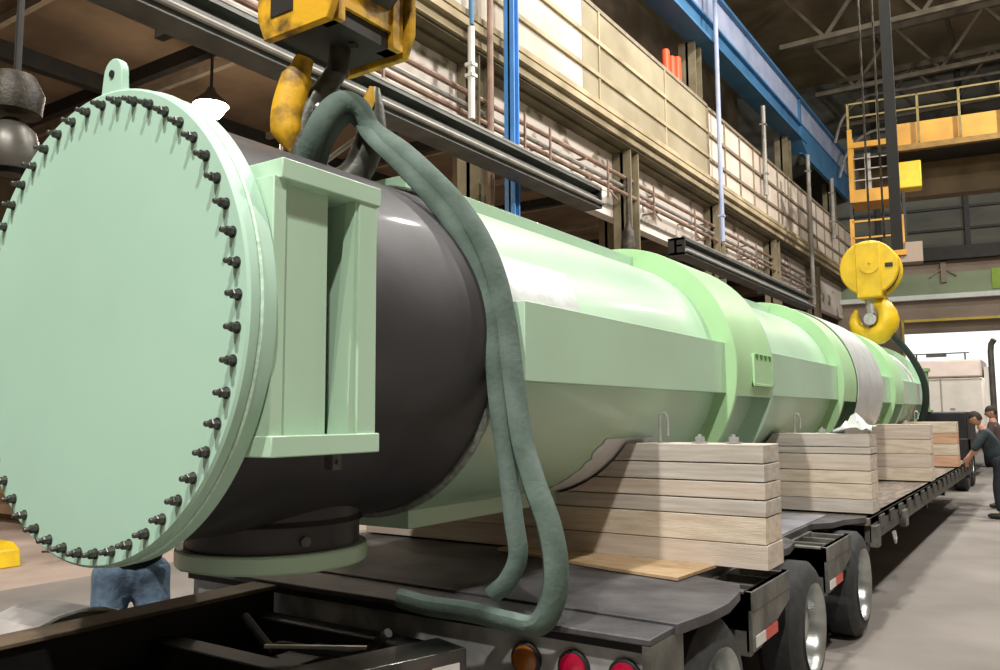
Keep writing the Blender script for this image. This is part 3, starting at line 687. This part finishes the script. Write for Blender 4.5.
# booster dolly toward the camera
dy = thing('booster_dolly', (-2.8, 1.8, 0), 'black booster dolly frame in the lower left in front of the trailer', 'dolly')
fr = MB().box(-3.56, -3.44, .55, 3.0, .42, .765).build('frame_rail', DARK, dy, bevel=.008)
MB().box(-3.60, -3.42, .55, 3.0, .765, .785).build('rail_flange', mat('brown_rail', '7d6c59', .6, .2, col2='4a4036', scale=3), fr, bevel=.004)
MB().box(-3.44, -2.28, .9, 2.95, .28, .34).build('bottom_shade_pan', DARK, dy, bevel=.004)  # added dark sheet for the black shade within the dolly frame
def rl(t, w, z):   # point along the angled right rail
    return (-2.62+.30*t+w*.952, 1.25+.92*t-w*.306, z)
WBR = mat('worn_black_rail', '56534e', .25, .5, col2='1a1a1b', scale=4, coat=.4)
o = MB().hexa([rl(0, 0, .5), rl(0, .2, .5), rl(1.60, .2, .5), rl(1.60, 0, .5), rl(0, 0, .76), rl(0, .2, .76), rl(1.60, .2, .76), rl(1.60, 0, .76)]).build('frame_rail', WBR, dy, bevel=.008)
def tape(t0, t1, mt_, nm): MB().hexa([rl(t0, .199, .66), rl(t0, .205, .66), rl(t1, .205, .66), rl(t1, .199, .66), rl(t0, .199, .71), rl(t0, .205, .71), rl(t1, .205, .71), rl(t1, .199, .71)]).build(nm, mt_, o)
tape(1.43, 1.56, WHT, 'white_reflector'); tape(1.16, 1.43, mat('dull_red_tape', '5a2a22', .5), 'red_reflector'); tape(1.02, 1.16, WHT, 'white_reflector')
m = MB()
for y in (.8, 1.55, 2.35, 2.9): m.box(-3.45, -2.25, y-.06, y+.06, .42, .66)
m.box(-2.95, -2.75, 1.0, 3.1, .38, .6)
m.build('cross_member', DARK, dy, bevel=.008)
m = MB(); m.cyl((-3.4, 1.95, .32), (-2.3, 1.95, .32), .08, 14); m.build('axle', DARK, dy)
m = MB(); m.tube(spline([(-3.3, 2.7, .7), (-3.0, 2.6, .62), (-2.8, 2.5, .68), (-2.5, 2.62, .66), (-2.3, 2.6, .78)], 6), .02, 8); m.build('air_hose', RUBBER, dy); m = MB(); m.tube(spline([(-3.3, 1.3, .68), (-2.9, 1.5, .6), (-2.6, 1.4, .68), (-2.35, 1.7, .66)], 6), .018, 8); m.build('air_hose', RUBBER, dy)
MB().lathe([(-.25, 0), (-.25, .1), (.25, .1), (.25, 0)], (-3.0, 1.3, .58), 'x', 20).build('air_tank', DARK, dy)
m = MB(); m.bar((-2.75, 2.35, .72), (-2.42, 2.62, .70), .02, .012); m.build('spring_leaf', CHROME, dy)
def dwheel(x, y, rr=.37, w=.26):
    o = MB().lathe([(-w/2, .2), (-w/2, rr*.9), (-w/2+.04, rr), (w/2-.04, rr), (w/2, rr*.9), (w/2, .2)], (x, y, FZ+rr+.005), 'x', 40).build('tire', RUBBER, dy)
    MB().lathe([(-w/2+.02, .2), (-w/2+.06, .19), (0, .1), (0, 0)], (x, y, FZ+rr+.005), 'x', 24).build('rim', ALU, o)
dwheel(-2.6, 1.8, .35, .22); dwheel(-3.86, 2.08, .40); dwheel(-3.2, 1.95, .33, .2)
m = MB(); prof = []
A = []
for i in range(17):
    a = R_(-5+190*i/16); A.append((2.08+.44*math.cos(a), .36+.44*math.sin(a)))
for (p, q) in zip(A, A[1:]):
    s = 1-.03/.44
    f = lambda P: (2.08+(P[0]-2.08)*s, .36+(P[1]-.36)*s)
    m.prism([p, q, f(q), f(p)], -4.06, -3.66, 'x')
m.build('fender', mat('fender_grey', 'adabaa', .35, .3, var=.15, scale=4, coat=.2), dy)
m = MB(); m.tube([(-3.66, p[0], p[1]) for p in A], .014, 8); m.build('fender_edge', CHROME, dy)

# ================================================================== NEAR HOOK BLOCK
hb = thing('hook_block', (-2.8, 2.8, 3.43), 'dirty yellow crane hook block hanging at the top over the black shell', 'hook block')
zb = 3.43
def cheek(y0, y1):
    m = MB(); m.prism([(-3.02, zb), (-2.6, zb), (-2.55, zb+.12), (-2.55, zb+.75), (-2.68, zb+.9), (-2.95, zb+.9), (-3.07, zb+.75), (-3.07, zb+.12)], y0, y1, 'y'); return m
cheek(2.50, 2.54).build('cheek_plate', YELLOW, hb, bevel=.006)
cheek(3.02, 3.06).build('cheek_plate', YELLOW, hb, bevel=.006)
m = MB(); m.box(-2.97, -2.82, 2.494, 2.502, zb+.10, zb+.42); m.build('cheek_window', DARKB, hb)
m = MB(); m.box(-2.99, -2.63, 2.54, 3.02, zb+.12, zb+.8); m.build('housing', GREASE, hb)
m = MB(); m.box(-2.70, -2.585, 2.56, 2.60, zb+.02, zb+.7); m.box(-2.70, -2.585, 2.93, 3.0, zb+.02, zb+.7); m.box(-2.66, -2.6, 2.6, 2.93, zb+.1, zb+.7); m.build('side_guard', YELLOW, hb)
m = MB(); m.box(-2.98, -2.62, 2.56, 3.0, zb+.02, zb+.11); m.build('crosshead', DARKB, hb)
m = MB(); disc(m, -2.8, 2.78, zb+.5, .36, .3); m.build('sheave', GREASE, hb)
m = MB()
for dx, dyy in ((-.12, -.1), (.12, -.1), (-.12, .1), (.12, .1)): m.cyl((-2.8+dx, 2.78+dyy, zb+.5), (-2.8+dx, 2.78+dyy, 19.4), .012, 6)
m.build('wire_rope', DARKB, hb)
# hook in the plane facing the camera (u to the right of the view, v up)
U = Vector((.72, .694, 0))
def hp(px, py):      # measured on the photograph's hook outline, as offsets in metres around the hook centre
    d = r2*((px-500)/824.18) - u2*((py-335)/824.18) + fw; nrm = Vector((.694, -.72, 0)); c0 = Vector((-2.82, 2.80, 2.93)) - Vector((0, 0, H))
    return d*(c0.dot(nrm)/d.dot(nrm)) + Vector((0, 0, H))
hook_path = [hp(*p) for p in ((341, 48), (336, 72), (322, 92), (308, 112), (300, 136), (303, 160), (318, 178), (338, 184), (356, 172), (367, 150), (372, 128), (373, 108), (375, 88))]
sp = spline(hook_path, 4)
rad = [.052, .052, .056, .066, .078, .084, .085, .08, .076, .074, .07, .056, .024]
rr_ = []
for i in range(len(sp)):
    t = i/4; k = min(int(t), len(rad)-2); rr_.append(rad[k]+(rad[k+1]-rad[k])*(t-k))
hm = MB(); hm.tube(sp, rr_, 16, flat=.8, upv=(.694, -.72, 0)); hko = hm.build('hook', HOOKST, hb)
yp = [hp(*p) + Vector((.03, -.035, 0)) for p in ((306, 62), (296, 88), (289, 112), (288, 134), (293, 155))]
MB().tube(spline(yp, 4), [.045, .05, .055]+[.075]*10+[.06, .045, .03, .012], 14, flat=.55, upv=(.694, -.72, 0)).build('yellow_guard', YELLOW, hko)
yp = [hp(*p)+Vector((.045, -.05, 0)) for p in ((372, 92), (369, 105), (365, 120))]
MB().tube(yp, [.012, .03, .022], 8, flat=.5).build('yellow_patch', YELLOW, hko)
m = MB(); m.cyl(hp(343, 30), hp(338, 75), .05, 14); m.cyl(hp(350, 52)+Vector((.05, -.05, 0)), hp(356, 52)+Vector((.06, -.06, 0)), .02, 10); m.build('shank', GREASE, hko)
m = MB(); m.tube([hp(318, 112)+Vector((.05, -.05, 0)), hp(326, 122)+Vector((.06, -.06, 0)), hp(330, 135)+Vector((.05, -.05, 0))], .028, 10); m.build('metal_patch', ALU, hko)  # small bare-metal coloured piece set on the hook body
# near slings
def sling(paths, label, r=.04, loc=(-2.6, 2.9, 2.9)):
    m = MB()
    for p, rr in paths: m.tube(spline(p, 7), rr, 12, flat=.6)
    return tag(m.build('lifting_sling', SLING, loc=loc), label, 'sling')
n1 = [(-2.789, 2.860, 3.146), (-2.637, 2.840, 3.027), (-2.460, 2.840, 2.895), (-2.298, 2.860, 2.743), (-2.169, 2.900, 2.593), (-2.071, 2.930, 2.436), (-2.002, 2.960, 2.245), (-1.964, 2.980, 2.024), (-1.924, 2.970, 1.783), (-1.879, 2.960, 1.550), (-1.811, 2.950, 1.366), (-1.746, 2.950, 1.208), (-1.716, 2.950, 1.051), (-1.726, 2.940, 0.914), (-1.785, 2.920, 0.812), (-1.907, 2.900, 0.813), (-2.080, 2.860, 0.839), (-2.261, 2.820, 0.849), (-2.394, 2.780, 0.874)]
n2 = [(-2.763, 2.820, 3.097), (-2.580, 2.800, 2.946), (-2.413, 2.800, 2.791), (-2.265, 2.820, 2.632), (-2.156, 2.860, 2.479), (-2.077, 2.900, 2.311), (-2.023, 2.920, 2.110), (-1.993, 2.920, 1.891), (-1.963, 2.920, 1.635), (-1.925, 2.920, 1.426), (-1.897, 2.920, 1.221), (-1.878, 2.920, 1.081), (-1.915, 2.900, 0.979), (-1.982, 2.880, 0.915)]
tow = Vector((.08, -.085, 0))
q1 = [hp(306, 172)+tow*.6, hp(315, 148)+tow*1.2, hp(328, 125)+tow*1.3, hp(344, 111)+tow*1.1, hp(360, 116)+tow*.9] + n1[1:]
q2 = [hp(316, 172)+tow*.4, hp(324, 150)+tow*.8, hp(336, 130)+tow*.8, hp(350, 120)+tow*.7, hp(362, 128)+tow*.6] + n2[1:]
q3 = [q1[0], (-3.1, 2.62, 2.80), (-3.35, 2.7, 2.62), (-3.56, 2.8, 2.32), (-3.66, 2.85, 1.95), (-3.6, 2.85, 1.5), (-3.35, 2.85, 1.2)]
def rad_(n, a, b): return [a+(b-a)*min(1, max(0, (i/n-.55)/.3)) for i in range(n)]
k1 = (len(q1)-1)*7+1
sling([(q1, rad_(k1, .055, .066)), (q2, .045), (q3, .05)], 'thick dark green lifting sling draped from the near hook over the vessel to the deck')

# ================================================================== TRACTOR
tk = thing('tractor_truck', (-2.5, 26, 0), 'white highway tractor truck parked in the bright doorway', 'truck')
MB().box(-3.55, -1.55, 25.6, 28.2, 1.1, 2.62).build('sleeper', TRKW, tk, bevel=.08)
MB().prism([(25.6, 2.63), (28.2, 2.63), (28.4, 2.9), (27.6, 3.12), (25.75, 3.12)], -3.5, -1.6, 'x').build('roof_fairing', mat('fairing', 'c0b0a6', .45, var=.06), tk, bevel=.05)
m = MB(); m.box(-3.1, -3.08, 25.585, 25.6, 1.2, 2.55); m.box(-2.62, -2.58, 25.585, 25.6, 1.2, 2.6); m.box(-3.5, -1.6, 25.585, 25.6, 2.56, 2.59); m.box(-2.4, -2.28, 25.585, 25.6, 1.75, 1.8)
m.build('panel_seams', PIPE, tk)
m = MB(); m.box(-3.35, -1.9, 25.9, 26.0, 3.30, 3.33); m.box(-2.95, -2.45, 25.85, 26, 3.22, 3.30); m.cyl((-3.2, 25.95, 3.1), (-3.2, 25.95, 3.31), .02, 8); m.cyl((-2.0, 25.95, 3.1), (-2.0, 25.95, 3.31), .02, 8); m.build('light_bar', SHADE, tk)
m = MB(); m.tube([(-1.38, 25.8, .9), (-1.38, 25.8, 3.3), (-1.36, 25.8, 3.5), (-1.28, 25.75, 3.62)], .075, 14); m.build('exhaust_stack', SHADE, tk)
m = MB(); m.box(-1.56, -1.46, 25.7, 28, 1.0, 2.9); m.build('side_fairing', TRKW, tk)
MB().box(-3.5, -1.6, 28.2, 30.5, 1.0, 2.4).build('cab', TRKW, tk, bevel=.1)
MB().box(-3.4, -1.7, 30.3, 32.0, .8, 1.7).build('hood', TRKW, tk, bevel=.15)
m = MB(); m.box(-2.95, -2.15, 20.4, 31.5, .7, .95); m.box(-3.2, -1.9, 20.9, 22, .95, 1.12); m.build('chassis', DARK, tk)
for y in (21.2, 22.6, 30.9):
    for x in (-3.35, -1.85):
        o = MB().lathe([(-.15, .25), (-.15, .46), (-.1, .5), (.1, .5), (.15, .46), (.15, .25)], (x, y, FZ+.505), 'x', 32).build('tire', RUBBER, tk)
        MB().lathe([(-.13, .25), (-.08, .24), (0, .1), (.08, .24), (.13, .25)], (x, y, FZ+.505), 'x', 24).build('rim', ALU, o)
m = MB(); m.box(-3.5, -1.55, 20.6, 23.2, 1.02, 1.06); m.build('mudguard', DARK, tk)
# olive post at the vessel end
m = MB(); m.box(-2.32, -1.98, 17.35, 17.55, 1.68, 2.46); m.box(-2.35, -1.95, 17.3, 17.6, 2.44, 2.5); m.box(-2.36, -1.94, 17.3, 17.6, 1.68, 1.72)
tag(m.build('olive_post', mat('olive_paint', '8aa878', .6, var=.1), loc=(-2.15, 17.45, 1.68)), 'olive green post on the gooseneck just past the vessel end', 'post')
# magenta banner outside
m = MB(); m.box(.2, 2.2, 40, 40.06, 1.2, 3.4); mb_ = m.build('magenta_banner', mat('magenta', 'c0308f', .5, var=.05), loc=(1.2, 40, 0)); tag(mb_, 'magenta panel at the right edge beside the truck exhaust', 'banner')
m2 = MB(); m2.cyl((.3, 40.1, FZ), (.3, 40.1, 3.5), .04, 8); m2.cyl((2.1, 40.1, FZ), (2.1, 40.1, 3.5), .04, 8); m2.build('banner_post', PIPE, mb_)

# ================================================================== PEOPLE
def skin_mesh(name, verts, edges, mt_, parent, sub=2, root=0):
    bm = bmesh.new(); lay = bm.verts.layers.skin.verify(); vv = []
    org = wpos(parent) if parent else Vector((0, 0, 0))
    for i, (p, r) in enumerate(verts):
        v = bm.verts.new(Vector(p)-org); rx = r if isinstance(r, tuple) else (r, r); v[lay].radius = rx; v[lay].use_root = (i == root); vv.append(v)
    for a, b in edges: bm.edges.new((vv[a], vv[b]))
    me = bpy.data.meshes.new(name); bm.to_mesh(me); bm.free(); me.materials.append(mt_)
    o = bpy.data.objects.new(name, me); C.objects.link(o)
    if parent: o.parent = parent
    s = o.modifiers.new('skin', 'SKIN'); s.use_smooth_shade = True
    ss = o.modifiers.new('sub', 'SUBSURF'); ss.levels = sub; ss.render_levels = sub
    return o
def person(J, label, shirt, pants, loc, hair=HAIR, shoe=DARKB):
    """J: dict of joints in world coordinates"""
    p = thing('person', loc, label, 'person')
    J = {k: Vector(v) for k, v in J.items()}
    hips, chest, neck, head = J['hips'], J['chest'], J['neck'], J['head']
    face = J['face'].normalized()
    V = [(hips, .095), (chest, .105), (neck, .06), (neck+(head-neck)*.35, .055)]; E = [(0, 1), (1, 2), (2, 3)]
    for s in 'LR':
        i = len(V); V += [(J['sho'+s], .055), (J['elb'+s], .042), (J['wri'+s], .026), (J['wri'+s]+(J['wri'+s]-J['elb'+s]).normalized()*.07, .03)]
        E += [(1, i), (i, i+1), (i+1, i+2), (i+2, i+3)]
        i = len(V); V += [(J['hip'+s], .08), (J['kne'+s], .055), (J['ank'+s], .04)]; E += [(0, i), (i, i+1), (i+1, i+2)]
    body = skin_mesh('body', V, E, SKIN, p)
    # head with face
    bm = bmesh.new(); bmesh.ops.create_uvsphere(bm, u_segments=24, v_segments=16, radius=1)
    sd = Vector((0, 0, 1)).cross(face).normalized(); upd = face.cross(sd).normalized(); org = wpos(p)
    for v in bm.verts:
        x, y, z = v.co; f = y
        wz = 1-.22*max(0, -z)
        q = Vector((x*.074*wz, y*.095*wz, z*.118))
        if f > .8 and abs(x) < .25 and -.35 < z < .1: q.y += .02
        if f > .8 and abs(z-.12) < .12 and .2 < abs(x) < .6: q.y -= .008
        v.co = head - org + sd*q.x + face*q.y + upd*q.z
    for f in bm.faces: f.smooth = True
    me = bpy.data.meshes.new('head'); bm.to_mesh(me); bm.free(); me.materials.append(SKIN)
    h = bpy.data.objects.new('head', me); C.objects.link(h); h.parent = p
    for s in (-1, 1): MB().tube([head+sd*s*.072+upd*.02, head+sd*s*.082-upd*.015], [.018, .012], 8).build('ear', SKIN, p)
    m = MB()
    for s in (-1, 1): m.tube([head+sd*s*.03+face*.082+upd*.012, head+sd*s*.03+face*.09+upd*.012], [.011, .004], 8)
    m.tube([head-sd*.02+face*.088-upd*.055, head+sd*.02+face*.088-upd*.055], .005, 6)
    m.build('eyes_and_mouth', HAIR, p)
    bm = bmesh.new(); bmesh.ops.create_uvsphere(bm, u_segments=20, v_segments=14, radius=1)
    bmesh.ops.delete(bm, geom=[v for v in bm.verts if v.co.z < (.15 if v.co.y > -.1 else -.45)], context='VERTS')
    for v in bm.verts:
        x, y, z = v.co; v.co = head - org + sd*x*.083 + face*(y*.102-.006) + upd*(z*.126+.006)
    for f in bm.faces: f.smooth = True
    me = bpy.data.meshes.new('hair'); bm.to_mesh(me); bm.free(); me.materials.append(hair)
    h = bpy.data.objects.new('hair', me); C.objects.link(h); h.parent = p
    # hands: five fingers each
    for s in 'LR':
        d = (J['wri'+s]-J['elb'+s]).normalized(); a = J['wri'+s]+d*.07
        side = d.cross(Vector((0, 0, 1))); side = side.normalized() if side.length > .1 else sd
        m = MB(); dn = side.cross(d).normalized()
        if dn.z > 0: dn = -dn
        for k, (o_, L_) in enumerate(((-.027, .07), (-.009, .08), (.009, .075), (.027, .06))):
            b = a+side*o_; m.tube([b-d*.01, b+d*L_*.5+dn*.008, b+d*L_+dn*.03], [.0095, .009, .007], 7)
        b = J['wri'+s]+d*.03+side*.03; m.tube([b, b+side*.025+d*.03, b+side*.03+d*.06+dn*.01], [.012, .01, .008], 7)
        m.build('fingers', SKIN, p)
    V = [(hips-(chest-hips)*.12, (.185, .16)), ((hips+chest)/2, (.17, .16)), (chest, (.175, .15)), (neck-(neck-chest)*.25, .085)]; E = [(0, 1), (1, 2), (2, 3)]
    for s in 'LR':
        i = len(V); V += [(J['sho'+s], .078), (J['elb'+s], .062), (J['elb'+s]+(J['wri'+s]-J['elb'+s])*J.get('slv', Vector((.3, 0, 0))).x, .05)]; E += [(2, i), (i, i+1), (i+1, i+2)]
    skin_mesh('shirt', V, E, shirt, p)
    V = [(hips, (.18, .15)), (hips+(chest-hips)*.25, (.165, .15))]; E = [(0, 1)]
    for s in 'LR':
        i = len(V); V += [(J['hip'+s]-Vector((0, 0, .06)), .108), (J['kne'+s], .088), (J['ank'+s]+Vector((0, 0, .02)), .07)]; E += [(0, i), (i, i+1), (i+1, i+2)]
    skin_mesh('trousers', V, E, pants, p)
    for s in 'LR':
        m = MB(); fd = Vector((face.x, face.y, 0)).normalized(); a = J['ank'+s].copy(); a.z = FZ+.05
        m.tube([a-fd*.07, a-fd*.03, a+fd*.06, a+fd*.15, a+fd*.19], [.035, .048, .048, .042, .02], 12, flat=.95); m.build('shoe', shoe, p)
    return p
# worker leaning over the deck edge at the far right
TEAL = mat('dark_teal_cloth', '2f3c40', .9, var=.2, scale=12, bump=.3)
NAVY = mat('dark_navy_cloth', '23262e', .9, var=.2, scale=12, bump=.3)
person(dict(hips=(-.86, 15.9, .90), chest=(-.98, 15.87, 1.24), neck=(-1.06, 15.85, 1.42), head=(-1.13, 15.83, 1.56), face=(-.9, .1, -.4),
            shoL=(-1.0, 15.66, 1.32), shoR=(-1.0, 16.03, 1.32), elbL=(-1.14, 15.62, 1.08), elbR=(-1.15, 16.08, 1.08), wriL=(-1.24, 15.70, .90), wriR=(-1.3, 16.02, .90),
            hipL=(-.80, 15.8, .84), hipR=(-.78, 16.0, .84), kneL=(-.86, 15.76, .46), kneR=(-.72, 16.06, .46), ankL=(-.84, 15.74, .03), ankR=(-.66, 16.1, .03), slv=(.25, 0, 0)),
       'person in dark teal shirt leaning over the trailer edge at the right', TEAL, NAVY, (-.8, 15.9, FZ))
person(dict(hips=(-.92, 17.6, .95), chest=(-.96, 17.6, 1.35), neck=(-.98, 17.6, 1.53), head=(-1.00, 17.6, 1.66), face=(-.9, -.2, -.2),
            shoL=(-.97, 17.40, 1.44), shoR=(-.97, 17.8, 1.44), elbL=(-1.04, 17.36, 1.16), elbR=(-1.02, 17.84, 1.16), wriL=(-1.2, 17.38, 1.0), wriR=(-1.2, 17.82, 1.0),
            hipL=(-.92, 17.5, .9), hipR=(-.92, 17.7, .9), kneL=(-.94, 17.5, .48), kneR=(-.90, 17.72, .48), ankL=(-.92, 17.5, .03), ankR=(-.88, 17.74, .03), slv=(.9, 0, 0)),
       'person in brownish dark clothes standing behind the leaning worker', mat('brown_cloth', '4b3a38', .9, var=.2), NAVY, (-.92, 17.6, FZ))
# person in jeans behind the round cover
px_, py_ = -4.25, 2.70
person(dict(hips=(px_, py_, .82), chest=(px_+.02, py_+.0, 1.22), neck=(px_+.03, py_, 1.40), head=(px_+.05, py_-.02, 1.54), face=(.8, -.6, -.2),
            shoL=(px_-.11, py_-.14, 1.32), shoR=(px_+.13, py_+.15, 1.32), elbL=(px_+.02, py_-.22, 1.08), elbR=(px_+.2, py_+.2, 1.1), wriL=(px_+.2, py_-.2, 1.2), wriR=(px_+.3, py_+.16, 1.22),
            hipL=(px_-.06, py_-.09, .80), hipR=(px_+.06, py_+.09, .80), kneL=(px_+.05, py_-.16, .46), kneR=(px_+.14, py_+.06, .46), ankL=(px_-.06, py_-.13, .03), ankR=(px_+.06, py_+.10, .03), slv=(.9, 0, 0)),
       'person in blue jeans standing behind the round green cover', NAVY, DENIM, (px_, py_, FZ))
